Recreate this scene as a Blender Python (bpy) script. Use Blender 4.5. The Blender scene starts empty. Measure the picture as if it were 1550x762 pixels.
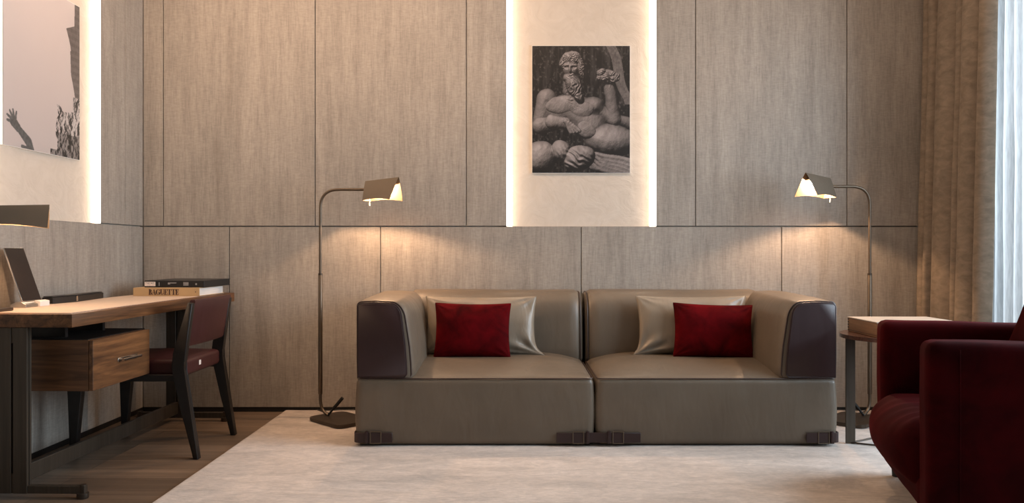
import bpy, bmesh, math, random
import numpy as np
from mathutils import Vector, Matrix, noise

# ------------------------------------------------------------------ camera, world, lights, exposure
scene = bpy.context.scene
COL = scene.collection
cam_d = bpy.data.cameras.new('camera'); cam = bpy.data.objects.new('camera', cam_d); COL.objects.link(cam)
cam.location = (0, 0, 1.0); cam.rotation_euler = (math.pi / 2, 0, 0)
cam_d.sensor_width = 36; cam_d.lens = 36 * 1180 / 1550
cam_d.shift_x = -3 / 1550; cam_d.shift_y = 1 / 1550
scene.camera = cam
scene.view_settings.view_transform = 'Standard'
scene.view_settings.look = 'None'
scene.view_settings.gamma = 1
scene.view_settings.use_curve_mapping = False
scene.view_settings.exposure = 0.0

WARM = (1.0, 0.67, 0.45)
WARMER = (1.0, 0.62, 0.36)
COOL = (0.74, 0.88, 1.0)
LED_STRENGTH = 15.0
LAMP_W = 22.0
DAY_W = 330
SPOTS = [(-1.9, 3.6, 14), (-0.6, 2.4, 9), (-1.0, 1.5, 9), (-0.35, 4.30, 13), (1.2, 4.30, 13)]  # unseen spots; the pair near the back wall is added to brighten sofa tops
WALL_FILL_W = 36

world = bpy.data.worlds.new('world'); scene.world = world; world.use_nodes = True
bgn = world.node_tree.nodes['Background']
bgn.inputs[0].default_value = (0.56, 0.66, 0.70, 1); bgn.inputs[1].default_value = 1.0

dl = bpy.data.lights.new('daylight', 'AREA'); dl.shape = 'RECTANGLE'; dl.size = 3.2; dl.size_y = 2.6
dl.energy = DAY_W; dl.color = COOL
dlo = bpy.data.objects.new('daylight', dl); COL.objects.link(dlo)
dlo.location = (3.9, 2.9, 1.9)
dlo.rotation_euler = Vector((-1, -0.10, -0.22)).to_track_quat('-Z', 'Y').to_euler()

# added warm fill lights, unseen above the frame, that brighten the panelled wall
for (cx_, cw_, ce_) in ((-1.15, 2.2, WALL_FILL_W), (1.3, 2.2, WALL_FILL_W * .35)):
    cl = bpy.data.lights.new('wall_fill_light', 'AREA'); cl.shape = 'RECTANGLE'; cl.size = cw_; cl.size_y = .12
    cl.energy = ce_; cl.color = WARM
    clo = bpy.data.objects.new('wall_fill_light', cl); COL.objects.link(clo)
    clo.location = (cx_, 3.75, 2.93)
    clo.rotation_euler = Vector((0, 1.0, -1.25)).to_track_quat('-Z', 'Y').to_euler()

# ------------------------------------------------------------------ materials
def _new(name):
    m = bpy.data.materials.new(name); m.use_nodes = True
    nt = m.node_tree; b = nt.nodes['Principled BSDF']
    return m, nt, b

def _coords(nt, scale, kind='Object'):
    if kind == 'World':
        g = nt.nodes.new('ShaderNodeNewGeometry'); out = g.outputs['Position']
    else:
        t = nt.nodes.new('ShaderNodeTexCoord'); out = t.outputs[kind]
    mp = nt.nodes.new('ShaderNodeMapping'); mp.inputs['Scale'].default_value = scale
    nt.links.new(out, mp.inputs['Vector'])
    return mp.outputs['Vector']

def _noise(nt, vec, scale, detail=4, rough=0.55, dist=0):
    n = nt.nodes.new('ShaderNodeTexNoise'); nt.links.new(vec, n.inputs['Vector'])
    n.inputs['Scale'].default_value = scale; n.inputs['Detail'].default_value = detail
    n.inputs['Roughness'].default_value = rough; n.inputs['Distortion'].default_value = dist
    return n.outputs['Fac']

def _ramp(nt, fac, stops):
    r = nt.nodes.new('ShaderNodeValToRGB'); nt.links.new(fac, r.inputs['Fac'])
    el = r.color_ramp.elements
    while len(el) < len(stops): el.new(0.5)
    for e, (p, c) in zip(el, stops):
        e.position = p; e.color = (*c, 1) if len(c) == 3 else c
    return r.outputs['Color']

def _bump(nt, b, h, strength, dist=0.01, prev=None):
    n = nt.nodes.new('ShaderNodeBump'); n.inputs['Strength'].default_value = strength
    n.inputs['Distance'].default_value = dist
    nt.links.new(h, n.inputs['Height'])
    if prev is not None: nt.links.new(prev, n.inputs['Normal'])
    nt.links.new(n.outputs['Normal'], b.inputs['Normal'])
    return n.outputs['Normal']

def _mul(nt, a, b_, fac=1.0, mode='MULTIPLY'):
    m = nt.nodes.new('ShaderNodeMix'); m.data_type = 'RGBA'; m.blend_type = mode
    m.inputs['Factor'].default_value = fac
    nt.links.new(a, m.inputs['A']); nt.links.new(b_, m.inputs['B'])
    return m.outputs['Result']

def simple(name, c, rough=0.5, metal=0.0, var=0.12, vscale=12, bump=0.0, bscale=60, bdist=0.002, stretch=(1, 1, 1), sheen=0.0, coat=0.0, spec=0.5, sheen_tint=None):
    m, nt, b = _new(name)
    v = _coords(nt, stretch)
    f = _noise(nt, v, vscale)
    lo = tuple(x * (1 - var) for x in c); hi = tuple(min(1, x * (1 + var)) for x in c)
    col = _ramp(nt, f, [(0.3, lo), (0.7, hi)])
    nt.links.new(col, b.inputs['Base Color'])
    b.inputs['Roughness'].default_value = rough; b.inputs['Metallic'].default_value = metal
    b.inputs['Specular IOR Level'].default_value = spec
    b.inputs['Coat Weight'].default_value = coat
    if sheen:
        b.inputs['Sheen Weight'].default_value = sheen; b.inputs['Sheen Roughness'].default_value = 0.35
        if sheen_tint: b.inputs['Sheen Tint'].default_value = (*sheen_tint, 1)
    if bump:
        _bump(nt, b, _noise(nt, v, bscale, 3), bump, bdist)
    return m

def wood(name, dark, light, axis='y', rough=0.45, grain=14, world=False):
    m, nt, b = _new(name)
    s = {'x': (0.07, 1, 1), 'y': (1, 0.07, 1), 'z': (1, 1, 0.07)}[axis]
    v = _coords(nt, s, 'World' if world else 'Object')
    f = _noise(nt, v, grain, 6, 0.6, 1.6)
    c1 = _ramp(nt, f, [(0.3, dark), (0.5, tuple((a + c) / 2 for a, c in zip(dark, light))), (0.68, light)])
    f2 = _noise(nt, v, grain * 9, 3, 0.6, 0.3)
    c2 = _ramp(nt, f2, [(0.3, (0.72, 0.72, 0.72)), (0.6, (1, 1, 1))])
    nt.links.new(_mul(nt, c1, c2), b.inputs['Base Color'])
    b.inputs['Roughness'].default_value = rough
    _bump(nt, b, f2, 0.15, 0.001)
    return m

def emis(name, c, s):
    m = bpy.data.materials.new(name); m.use_nodes = True; nt = m.node_tree; nt.nodes.clear()
    e = nt.nodes.new('ShaderNodeEmission'); o = nt.nodes.new('ShaderNodeOutputMaterial')
    e.inputs[0].default_value = (*c, 1); e.inputs[1].default_value = s
    nt.links.new(e.outputs[0], o.inputs[0]); return m

def panel_material():
    m, nt, b = _new('veneer_panel')
    v = _coords(nt, (1, 1, 0.07), 'World')
    a = _noise(nt, v, 17, 6, 0.68, 0.35)
    c1 = _ramp(nt, a, [(0.25, (0.295, 0.258, 0.222)), (0.5, (0.375, 0.333, 0.290)), (0.75, (0.435, 0.388, 0.338))])
    v2 = _coords(nt, (1, 1, 0.35), 'World')
    s = _noise(nt, v2, 5.0, 3, 0.6)
    c2 = _ramp(nt, s, [(0.3, (0.90, 0.90, 0.90)), (0.7, (1.05, 1.05, 1.05))])
    v3 = _coords(nt, (1, 1, 0.10), 'World')
    g = _noise(nt, v3, 110, 3, 0.7)
    c3 = _ramp(nt, g, [(0.25, (0.78, 0.78, 0.78)), (0.55, (1, 1, 1)), (0.8, (1.06, 1.06, 1.06))])
    v4 = _coords(nt, (0.22, 0.22, 1), 'World')
    h = _noise(nt, v4, 160, 2, 0.6)
    c4 = _ramp(nt, h, [(0.3, (0.88, 0.88, 0.88)), (0.7, (1.06, 1.06, 1.06))])
    nt.links.new(_mul(nt, _mul(nt, _mul(nt, c1, c2), c3), c4), b.inputs['Base Color'])
    b.inputs['Roughness'].default_value = 0.55
    _bump(nt, b, g, 0.25, 0.0015)
    return m

def plaster_material():
    m, nt, b = _new('trowelled_plaster')
    v = _coords(nt, (1, 1, 1), 'World')
    f = _noise(nt, v, 7, 5, 0.6, 2.2)
    nt.links.new(_ramp(nt, f, [(0.3, (0.60, 0.52, 0.44)), (0.7, (0.66, 0.58, 0.50))]), b.inputs['Base Color'])
    b.inputs['Roughness'].default_value = 0.7
    _bump(nt, b, f, 0.5, 0.008)
    return m

def floor_material():
    m, nt, b = _new('oak_floor')
    v = _coords(nt, (1, 1, 1), 'World')
    br = nt.nodes.new('ShaderNodeTexBrick'); nt.links.new(v, br.inputs['Vector'])
    br.inputs['Color1'].default_value = (0.62, 0.62, 0.62, 1); br.inputs['Color2'].default_value = (1.0, 1.0, 1.0, 1)
    br.inputs['Mortar'].default_value = (0.25, 0.25, 0.25, 1)
    br.inputs['Scale'].default_value = 1; br.inputs['Brick Width'].default_value = 1.3; br.inputs['Row Height'].default_value = 0.15
    br.inputs['Mortar Size'].default_value = 0.0015; br.inputs['Mortar Smooth'].default_value = 0.1
    v2 = _coords(nt, (0.06, 1, 1), 'World')
    f = _noise(nt, v2, 22, 6, 0.6, 1.0)
    c = _ramp(nt, f, [(0.3, (0.14, 0.098, 0.070)), (0.7, (0.26, 0.185, 0.130))])
    nt.links.new(_mul(nt, c, br.outputs['Color']), b.inputs['Base Color'])
    b.inputs['Roughness'].default_value = 0.42
    _bump(nt, b, f, 0.1, 0.001)
    return m

def rug_material():
    m, nt, b = _new('silk_rug')
    v = _coords(nt, (0.55, 1.6, 1), 'World')
    f = _noise(nt, v, 3.6, 8, 0.72, 1.0)
    c1 = _ramp(nt, f, [(0.32, (0.44, 0.38, 0.335)), (0.5, (0.58, 0.50, 0.44)), (0.66, (0.70, 0.61, 0.545))])
    v2 = _coords(nt, (0.3, 1, 1), 'World')
    g = _noise(nt, v2, 90, 4, 0.7)
    c2 = _ramp(nt, g, [(0.25, (0.74, 0.74, 0.74)), (0.7, (1.08, 1.08, 1.08))])
    k = _noise(nt, _coords(nt, (1, 1, 1), 'World'), 14, 6, 0.75, 0.8)
    c3 = _ramp(nt, k, [(0.3, (0.82, 0.82, 0.83)), (0.7, (1.08, 1.07, 1.06))])
    nt.links.new(_mul(nt, _mul(nt, c1, c2), c3), b.inputs['Base Color'])
    b.inputs['Roughness'].default_value = 0.85
    b.inputs['Sheen Weight'].default_value = 0.35
    n1 = _bump(nt, b, g, 0.5, 0.004)
    _bump(nt, b, f, 0.5, 0.02, n1)
    return m

def leather(name, c, var=0.10, rough=0.42, bs=0.35):
    m, nt, b = _new(name)
    v = _coords(nt, (1, 1, 1), 'World')
    f = _noise(nt, v, 3.5, 4, 0.55)
    lo = tuple(x * (1 - var) for x in c); hi = tuple(x * (1 + var) for x in c)
    nt.links.new(_ramp(nt, f, [(0.3, lo), (0.7, hi)]), b.inputs['Base Color'])
    b.inputs['Roughness'].default_value = rough
    v2 = _coords(nt, (1.2, 1.2, 0.35), 'World')
    w = _noise(nt, v2, 9, 3, 0.5, 0.6)
    n1 = _bump(nt, b, w, bs, 0.012)
    g = _noise(nt, v, 420, 2)
    _bump(nt, b, g, 0.12, 0.0008, n1)
    return m

def velvet(name, c, tint, sheen=0.7, mott=0.45, scale=9, stretch=(1, 1, 1)):
    m, nt, b = _new(name)
    v = _coords(nt, stretch, 'World')
    f = _noise(nt, v, scale, 5, 0.6, 0.5)
    lo = tuple(x * (1 - mott) for x in c); hi = tuple(x * (1 + mott) for x in c)
    nt.links.new(_ramp(nt, f, [(0.3, lo), (0.7, hi)]), b.inputs['Base Color'])
    b.inputs['Roughness'].default_value = 0.8
    b.inputs['Specular IOR Level'].default_value = 0.06
    b.inputs['Sheen Weight'].default_value = sheen; b.inputs['Sheen Roughness'].default_value = 0.3
    b.inputs['Sheen Tint'].default_value = (*tint, 1)
    _bump(nt, b, f, 0.25, 0.004)
    return m

def glass_material():
    m = bpy.data.materials.new('window_glass'); m.use_nodes = True; nt = m.node_tree; nt.nodes.clear()
    o = nt.nodes.new('ShaderNodeOutputMaterial'); mx = nt.nodes.new('ShaderNodeMixShader')
    t = nt.nodes.new('ShaderNodeBsdfTransparent'); g = nt.nodes.new('ShaderNodeBsdfGlossy'); g.inputs['Roughness'].default_value = 0.02
    mx.inputs[0].default_value = 0.06
    nt.links.new(t.outputs[0], mx.inputs[1]); nt.links.new(g.outputs[0], mx.inputs[2]); nt.links.new(mx.outputs[0], o.inputs[0])
    return m

def sheer_material():
    m = bpy.data.materials.new('sheer_linen'); m.use_nodes = True; nt = m.node_tree; nt.nodes.clear()
    o = nt.nodes.new('ShaderNodeOutputMaterial')
    d = nt.nodes.new('ShaderNodeBsdfDiffuse'); t = nt.nodes.new('ShaderNodeBsdfTranslucent'); tr = nt.nodes.new('ShaderNodeBsdfTransparent')
    v = _coords(nt, (1, 1, 0.1), 'World'); f = _noise(nt, v, 120, 3)
    c = _ramp(nt, f, [(0.3, (0.38, 0.385, 0.39)), (0.7, (0.50, 0.505, 0.51))])
    nt.links.new(c, d.inputs[0]); nt.links.new(c, t.inputs[0])
    m1 = nt.nodes.new('ShaderNodeMixShader'); m1.inputs[0].default_value = 0.55
    m2 = nt.nodes.new('ShaderNodeMixShader'); m2.inputs[0].default_value = 0.22
    nt.links.new(d.outputs[0], m1.inputs[1]); nt.links.new(t.outputs[0], m1.inputs[2])
    nt.links.new(m1.outputs[0], m2.inputs[1]); nt.links.new(tr.outputs[0], m2.inputs[2]); nt.links.new(m2.outputs[0], o.inputs[0])
    return m

def print_material(name, rough=0.35):
    m, nt, b = _new(name)
    a = nt.nodes.new('ShaderNodeVertexColor'); a.layer_name = 'ink'
    nt.links.new(a.outputs['Color'], b.inputs['Base Color'])
    b.inputs['Roughness'].default_value = rough
    return m

M = dict(
    panel=panel_material(), plaster=plaster_material(), floor=floor_material(), rug=rug_material(),
    white=simple('ceiling_paint', (0.40, 0.36, 0.31), 0.8, var=0.03),
    roomwall=simple('room_paint', (0.14, 0.12, 0.10), 0.7, var=0.05),
    black=simple('black_base', (0.012, 0.011, 0.010), 0.5),
    led=emis('led_diffuser', (1.0, 0.78, 0.58), LED_STRENGTH),
    alu=simple('aluminium', (0.5, 0.47, 0.43), 0.35, 1.0),
    frame=simple('window_frame_paint', (0.55, 0.57, 0.57), 0.5, var=0.03),
    glass=glass_material(), sheer=sheer_material(),
    taupe=leather('taupe_leather', (0.138, 0.108, 0.079)),
    plum=leather('plum_leather', (0.026, 0.0095, 0.010), bs=0.15, rough=0.45),
    pipe=leather('dark_piping', (0.045, 0.026, 0.022), bs=0.0),
    beige=leather('beige_cushion_leather', (0.25, 0.205, 0.155), bs=0.6, rough=0.35),
    redvel=velvet('crimson_velvet', (0.078, 0.0010, 0.0025), (1.0, 0.08, 0.08), 0.20, 0.6, 8),
    bordeaux=velvet('bordeaux_velvet', (0.032, 0.0003, 0.0009), (1.0, 0.02, 0.04), 0.06, 0.5, 5),
    drape=velvet('taupe_drape_velvet', (0.235, 0.185, 0.140), (0.9, 0.8, 0.7), 0.22, 0.22, 16, (1, 1, 1.8)),
    bronze=simple('bronze', (0.15, 0.115, 0.085), 0.40, 0.8, var=0.08),
    bronzedark=simple('dark_bronze', (0.075, 0.058, 0.045), 0.42, 0.7),
    shade=simple('bronze_shade_enamel', (0.145, 0.115, 0.085), 0.5, 0.3, var=0.04),
    shadein=simple('shade_inner_white', (0.15, 0.11, 0.07), 0.6, var=0.02),
    ivory=simple('ivory_plastic', (0.75, 0.68, 0.56), 0.4, var=0.02),
    bulb=emis('warm_bulb', (1.0, 0.72, 0.45), 3.0),
    walnut=wood('walnut', (0.045, 0.018, 0.008), (0.27, 0.118, 0.044), 'y'),
    walnutx=wood('walnut_side', (0.055, 0.023, 0.010), (0.25, 0.110, 0.044), 'x'),
    inlay=simple('tan_leather_inlay', (0.60, 0.47, 0.37), 0.55, var=0.05, bump=0.1, bscale=300),
    ebony=simple('ebonised_wood', (0.010, 0.008, 0.007), 0.45, var=0.3, vscale=30),
    maroon=leather('maroon_leather', (0.045, 0.010, 0.011), bs=0.12, rough=0.45),
    steel=simple('polished_steel', (0.62, 0.60, 0.57), 0.25, 1.0, var=0.05),
    leg=simple('brushed_gunmetal', (0.075, 0.060, 0.046), 0.42, 0.5, stretch=(1, 1, 0.05), vscale=60, var=0.2),
    beech=wood('pear_wood', (0.22, 0.105, 0.045), (0.36, 0.19, 0.09), 'y', grain=10),
    beech_daylit=wood('daylit_wood_lid', (0.50, 0.40, 0.31), (0.66, 0.55, 0.45), 'x', grain=10),  # daylight falling on the lid is painted in as paler wood
    tabletop=wood('mahogany_top', (0.05, 0.02, 0.014), (0.13, 0.055, 0.035), 'x', rough=0.25),
    tan=simple('ochre_cover', (0.55, 0.37, 0.19), 0.5, var=0.04),
    paper=simple('paper_block', (0.78, 0.75, 0.72), 0.7, var=0.1, vscale=120, stretch=(0.05, 0.05, 1)),
    blackcover=simple('black_cover', (0.012, 0.012, 0.013), 0.4),
    ink=simple('dark_ink', (0.06, 0.025, 0.02), 0.5, var=0.02),
    greyink=simple('grey_ink', (0.35, 0.35, 0.36), 0.5, var=0.02),
    whitelabel=simple('white_label', (0.82, 0.74, 0.70), 0.5, var=0.12, vscale=140),
    screen=simple('dark_screen', (0.012, 0.008, 0.008), 0.12, var=0.05, coat=0.4),
    card=print_material('print_ink', 0.5), mount=simple('white_mount', (0.78, 0.74, 0.70), 0.5, var=0.02),
)

# ------------------------------------------------------------------ helpers
WM = {}
def wm(o): return WM.get(o.name, Matrix.Identity(4))

def tag(o, label=None, cat=None, group=None, kind=None):
    if label: o['label'] = label
    if cat: o['category'] = cat
    if group: o['group'] = group
    if kind: o['kind'] = kind
    return o

def thing(name, loc, label, cat, rotz=0.0, group=None):
    o = bpy.data.objects.new(name, None); COL.objects.link(o); o.empty_display_size = 0.1
    o.location = loc; o.rotation_euler = (0, 0, rotz)
    WM[o.name] = Matrix.Translation(loc) @ Matrix.Rotation(rotz, 4, 'Z')
    return tag(o, label, cat, group)

def part(name, bm, mat, parent=None, smooth=True, world=True, angle=40, label=None):
    """world=True: bm vertices are world coords; otherwise local to the parent"""
    mats = mat if isinstance(mat, (list, tuple)) else [mat]
    if parent is not None and world:
        bm.transform(wm(parent).inverted())
    bmesh.ops.recalc_face_normals(bm, faces=bm.faces[:])
    me = bpy.data.meshes.new(name)
    bm.to_mesh(me); bm.free()
    for m_ in mats: me.materials.append(m_)
    if smooth:
        me.polygons.foreach_set('use_smooth', [True] * len(me.polygons))
        try: me.set_sharp_from_angle(angle=math.radians(angle))
        except Exception: pass
    o = bpy.data.objects.new(name, me); COL.objects.link(o)
    if parent is not None: o.parent = parent
    WM[o.name] = wm(parent) if parent is not None else Matrix.Identity(4)
    if label: o['label'] = label
    return o

def B(): return bmesh.new()

def box(bm, x0, x1, y0, y1, z0, z1, bev=0.0, seg=2, mi=0):
    t = bmesh.new()
    bmesh.ops.create_cube(t, size=1)
    for v in t.verts:
        v.co = Vector(((x0 + x1) / 2 + v.co.x * (x1 - x0), (y0 + y1) / 2 + v.co.y * (y1 - y0), (z0 + z1) / 2 + v.co.z * (z1 - z0)))
    if bev: bmesh.ops.bevel(t, geom=t.edges[:], offset=bev, segments=seg, profile=0.5, affect='EDGES')
    merge(bm, t, mi)
    return bm

def merge(bm, t, mi=0, mat=None):
    if mat is not None: t.transform(mat)
    vm = {v: bm.verts.new(v.co) for v in t.verts}
    for f in t.faces:
        try:
            nf = bm.faces.new([vm[v] for v in f.verts]); nf.material_index = mi if mi is not None else f.material_index
        except ValueError: pass
    t.free()

def rbox(x0, x1, y0, y1, z0, z1, r, n=14, deform=None):
    """dense rounded box, optional vertex deform"""
    t = bmesh.new()
    bmesh.ops.create_cube(t, size=2)
    bmesh.ops.subdivide_edges(t, edges=t.edges[:], cuts=n, use_grid_fill=True)
    c = Vector(((x0 + x1) / 2, (y0 + y1) / 2, (z0 + z1) / 2)); h = Vector(((x1 - x0) / 2, (y1 - y0) / 2, (z1 - z0) / 2))
    for v in t.verts:
        # push more samples to the borders
        p = Vector([math.copysign(1 - (1 - abs(a)) ** 1.5, a) if abs(a) > 1e-6 else 0 for a in v.co])
        p = Vector((p.x * h.x, p.y * h.y, p.z * h.z))
        q = Vector([max(-h[i] + r, min(h[i] - r, p[i])) for i in range(3)])
        d = p - q
        if d.length > 1e-9:
            p = q + d.normalized() * r
        v.co = c + p
    if deform:
        for v in t.verts: v.co = deform(v.co.copy())
    return t

def tube(bm, pts, r, n=10, closed=False, caps=True, mi=0):
    pts = [Vector(p) for p in pts]
    rr = r if isinstance(r, (list, tuple)) else [r] * len(pts)
    N = len(pts); rings = []
    up = None
    for i, p in enumerate(pts):
        if closed: t = (pts[(i + 1) % N] - pts[i - 1])
        else: t = (pts[min(i + 1, N - 1)] - pts[max(i - 1, 0)])
        t.normalize()
        if up is None:
            up = Vector((0, 0, 1)) if abs(t.z) < 0.9 else Vector((1, 0, 0))
        a = t.cross(up)
        if a.length < 1e-5: a = t.cross(Vector((0, 1, 0)))
        a.normalize(); b_ = a.cross(t).normalized(); up = b_
        rings.append([bm.verts.new(p + (a * math.cos(2 * math.pi * k / n) + b_ * math.sin(2 * math.pi * k / n)) * rr[i]) for k in range(n)])
    M_ = N if closed else N - 1
    for i in range(M_):
        A, C = rings[i], rings[(i + 1) % N]
        for k in range(n):
            f = bm.faces.new((A[k], A[(k + 1) % n], C[(k + 1) % n], C[k])); f.material_index = mi
    if caps and not closed:
        bm.faces.new(rings[0]).material_index = mi; bm.faces.new(rings[-1][::-1]).material_index = mi
    return bm

def poly_prism(bm, pts, fn0, fn1, mi=0):
    """closed polygon pts (2D) placed by fn0 / fn1"""
    a = [bm.verts.new(fn0(p)) for p in pts]; b_ = [bm.verts.new(fn1(p)) for p in pts]
    n = len(pts)
    bm.faces.new(a).material_index = mi; bm.faces.new(b_[::-1]).material_index = mi
    for i in range(n):
        bm.faces.new((a[i], b_[i], b_[(i + 1) % n], a[(i + 1) % n])).material_index = mi
    return bm

def bevel_all(bm, off, seg=2):
    bmesh.ops.bevel(bm, geom=bm.edges[:], offset=off, segments=seg, profile=0.5, affect='EDGES', clamp_overlap=True)
    return bm

def arc(cx, cy, r, a0, a1, n):
    return [(cx + r * math.cos(math.radians(a0 + (a1 - a0) * i / n)), cy + r * math.sin(math.radians(a0 + (a1 - a0) * i / n))) for i in range(n + 1)]

def fillet(pts, r, n=6):
    """round the corners of a 3D polyline"""
    pts = [Vector(p) for p in pts]; out = [pts[0]]
    for i in range(1, len(pts) - 1):
        a, b_, c = pts[i - 1], pts[i], pts[i + 1]
        d1 = (a - b_); d2 = (c - b_); rr = min(r, d1.length * .49, d2.length * .49)
        p0 = b_ + d1.normalized() * rr; p1 = b_ + d2.normalized() * rr
        for k in range(n + 1):
            t = k / n
            out.append(p0 * (1 - t) ** 2 + b_ * 2 * t * (1 - t) + p1 * t * t)
    out.append(pts[-1]); return out

def loft(bm, rings, cap0=True, cap1=True, mi=0):
    vs = [[bm.verts.new(p) for p in r] for r in rings]; n = len(rings[0])
    for i in range(len(vs) - 1):
        for k in range(n):
            bm.faces.new((vs[i][k], vs[i][(k + 1) % n], vs[i + 1][(k + 1) % n], vs[i + 1][k])).material_index = mi
    if cap0: bm.faces.new(vs[0]).material_index = mi
    if cap1: bm.faces.new(vs[-1][::-1]).material_index = mi
    return bm

# ------------------------------------------------------------------ room
YW, XL, XR, YB, ZC = 4.876, -2.32, 2.78, -1.3, 2.95
R = 0.035
G1, G2 = 0.0025, 0.004
NX0, NX1 = -0.045, 0.888                 # niche in the back wall
NY0, NY1 = 3.44, 4.374                   # niche in the left wall
ZG, ZN = 1.161, 2.72

tag(part('floor', box(B(), XL - .3, XR + .3, YB, YW + .3, -.1, 0), M['floor'], smooth=False), kind='structure')
tag(part('ceiling', box(B(), XL - .3, XR + .3, YB, YW + .3, ZC, ZC + .1), M['white'], smooth=False), kind='structure')
wb = tag(part('wall_back', box(B(), XL - .2, XR + .2, YW + R, YW + .25, 0, ZC), M['plaster'], smooth=False), kind='structure')
wl = tag(part('wall_left', box(B(), XL - .25, XL - R, YB, YW + .1, 0, ZC), M['plaster'], smooth=False), kind='structure')
tag(part('wall_front', box(B(), XL - .2, XR + .2, YB - .1, YB, 0, ZC), M['roomwall'], smooth=False), kind='structure')

def back_panel(x0, x1, z0, z1):
    part('wall_panel', box(B(), x0, x1, YW, YW + R, z0, z1, .0012, 1), M['panel'], wb, smooth=False)
def left_panel(y0, y1, z0, z1):
    part('wall_panel', box(B(), XL - R, XL, y0, y1, z0, z1, .0012, 1), M['panel'], wl, smooth=False)
ux = [XL, -2.194, -1.244, -.298, NX0]
for a, b_ in zip(ux[:-1], ux[1:]): back_panel(a + G1, b_ - (G1 if b_ != NX0 else 0), ZG + G2, ZC)
ux = [NX1, 1.136, 2.083, XR]
for a, b_ in zip(ux[:-1], ux[1:]): back_panel(a + (G1 if a != NX1 else 0), b_ - G1, ZG + G2, ZC)
lx = [XL, -1.781, -.835, .421, 1.674, XR]
for a, b_ in zip(lx[:-1], lx[1:]): back_panel(a + G1, b_ - G1, .03, ZG - G2)
back_panel(NX0, NX1, ZN, ZC)
back_panel(NX0, NX1, ZG - .0045, ZG + .0005)
left_panel(4.656 + G1, YW - .001, ZG + G2, ZC)
left_panel(NY1, 4.656 - G1, ZG + G2, ZC)
left_panel(NY0, NY1, ZN, ZC)
left_panel(NY0, NY1, ZG - .0045, ZG + .0005)
left_panel(2.5, NY0, ZG + G2, ZC); left_panel(1.2, 2.5 - G1, ZG + G2, ZC); left_panel(YB, 1.2 - G1, ZG + G2, ZC)
ly = [YB, 1.4, 3.0, YW]
for a, b_ in zip(ly[:-1], ly[1:]): left_panel(a + G1, b_ - G1, .03, ZG - G2)
tag(part('baseboard_back', box(B(), XL, XR, YW + .004, YW + R, 0, .0295), M['black'], smooth=False), kind='structure')
tag(part('baseboard_left', box(B(), XL - R, XL - .004, YB, YW + .004, 0, .0295), M['black'], smooth=False), kind='structure')

# window wall on the right
WY0, WY1, WZ0, WZ1 = 0.0, 4.42, 0.08, 2.62
wr = B()
box(wr, XR, XR + .22, YB, WY0, 0, ZC); box(wr, XR, XR + .22, WY1, YW + .2, 0, ZC)
box(wr, XR, XR + .22, WY0, WY1, 0, WZ0); box(wr, XR, XR + .22, WY0, WY1, WZ1, ZC)
tag(part('wall_right', wr, M['roomwall'], smooth=False), kind='structure')
win = thing('window_1', (XR + .1, (WY0 + WY1) / 2, WZ0), None, None); tag(win, kind='structure')
f = B()
for y in (WY0, WY0 + 1.54, WY0 + 3.08, WY1 - .06): box(f, XR + .06, XR + .13, y, y + .06, WZ0, WZ1, .004, 1)
for z in (WZ0, WZ1 - .06): box(f, XR + .06, XR + .13, WY0 + .06, WY1 - .06, z, z + .06, .004, 1)
part('window_frame', f, M['frame'], win)
for k in range(3):
    part('window_pane', box(B(), XR + .09, XR + .098, WY0 + .06 + k * 1.54, WY0 + 1.54 * (k + 1), WZ0 + .06, WZ1 - .06), M['glass'], win, smooth=False)

# rug
def rug_fn(p):
    if p.z > .008: p.z -= .0012 * (1 + noise.noise(Vector((p.x * 6, p.y * 14, 0))))
    return p
tag(part('rug', rbox(-1.425, 2.45, 0.3, 4.868, .0, .016, .006, 60, rug_fn), M['rug']),
    'pale beige silky rug under the two-seat sofa', 'rug')

# LED strips in the niches
def led(side, wall):
    if wall == 'back':
        y = YW + R; w = .034
        if side < 0: pts = [(NX0, y - .0345), (NX0, y - .001), (NX0 + w, y - .001)]
        else: pts = [(NX1, y - .0345), (NX1, y - .001), (NX1 - w, y - .001)]
        loc = (pts[0][0], y, ZG)
    else:
        x = XL - R; w = .034
        if side > 0: pts = [(x + .0345, NY1), (x + .001, NY1), (x + .001, NY1 - w)]
        else: pts = [(x + .0345, NY0), (x + .001, NY0), (x + .001, NY0 + w)]
        loc = (x, pts[0][1], ZG)
    z0, z1 = ZG + .001, ZN - .001
    root = {('back', -1): 'tall warm LED strip at the left edge of the framed-statue niche above the sofa',
            ('back', 1): 'tall warm LED strip at the right edge of the statue niche above the sofa',
            ('left', 1): 'tall warm LED strip in the left wall niche beside the hand picture',
            ('left', -1): 'warm LED strip on the near side of the left wall niche'}[(wall, side)]
    t = thing('led_strip', loc, root, 'light strip', group='niche light strips')
    a, c, d = pts
    ca = Vector((a[0], a[1])); cc = Vector((c[0], c[1])); cd = Vector((d[0], d[1]))
    # backing channel (thin) and slanted diffuser facing the niche
    m0 = ca.lerp(cc, .0); n0 = cd
    inner = (cc - (ca + cd) / 2).normalized() * .004
    bm = B(); poly_prism(bm, [tuple(ca + inner * .3), tuple(cc), tuple(cd + inner * .3)], lambda p: (p[0], p[1], z0), lambda p: (p[0], p[1], z1))
    part('channel', bm, M['alu'], t, smooth=False)
    o = -inner * .15
    bm = B(); poly_prism(bm, [tuple(ca), tuple(cd), tuple(cd + inner * .28), tuple(ca + inner * .28)], lambda p: (p[0], p[1], z0), lambda p: (p[0], p[1], z1))
    part('diffuser', bm, M['led'], t, smooth=False)
led(-1, 'back'); led(1, 'back'); led(1, 'left'); led(-1, 'left')

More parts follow.
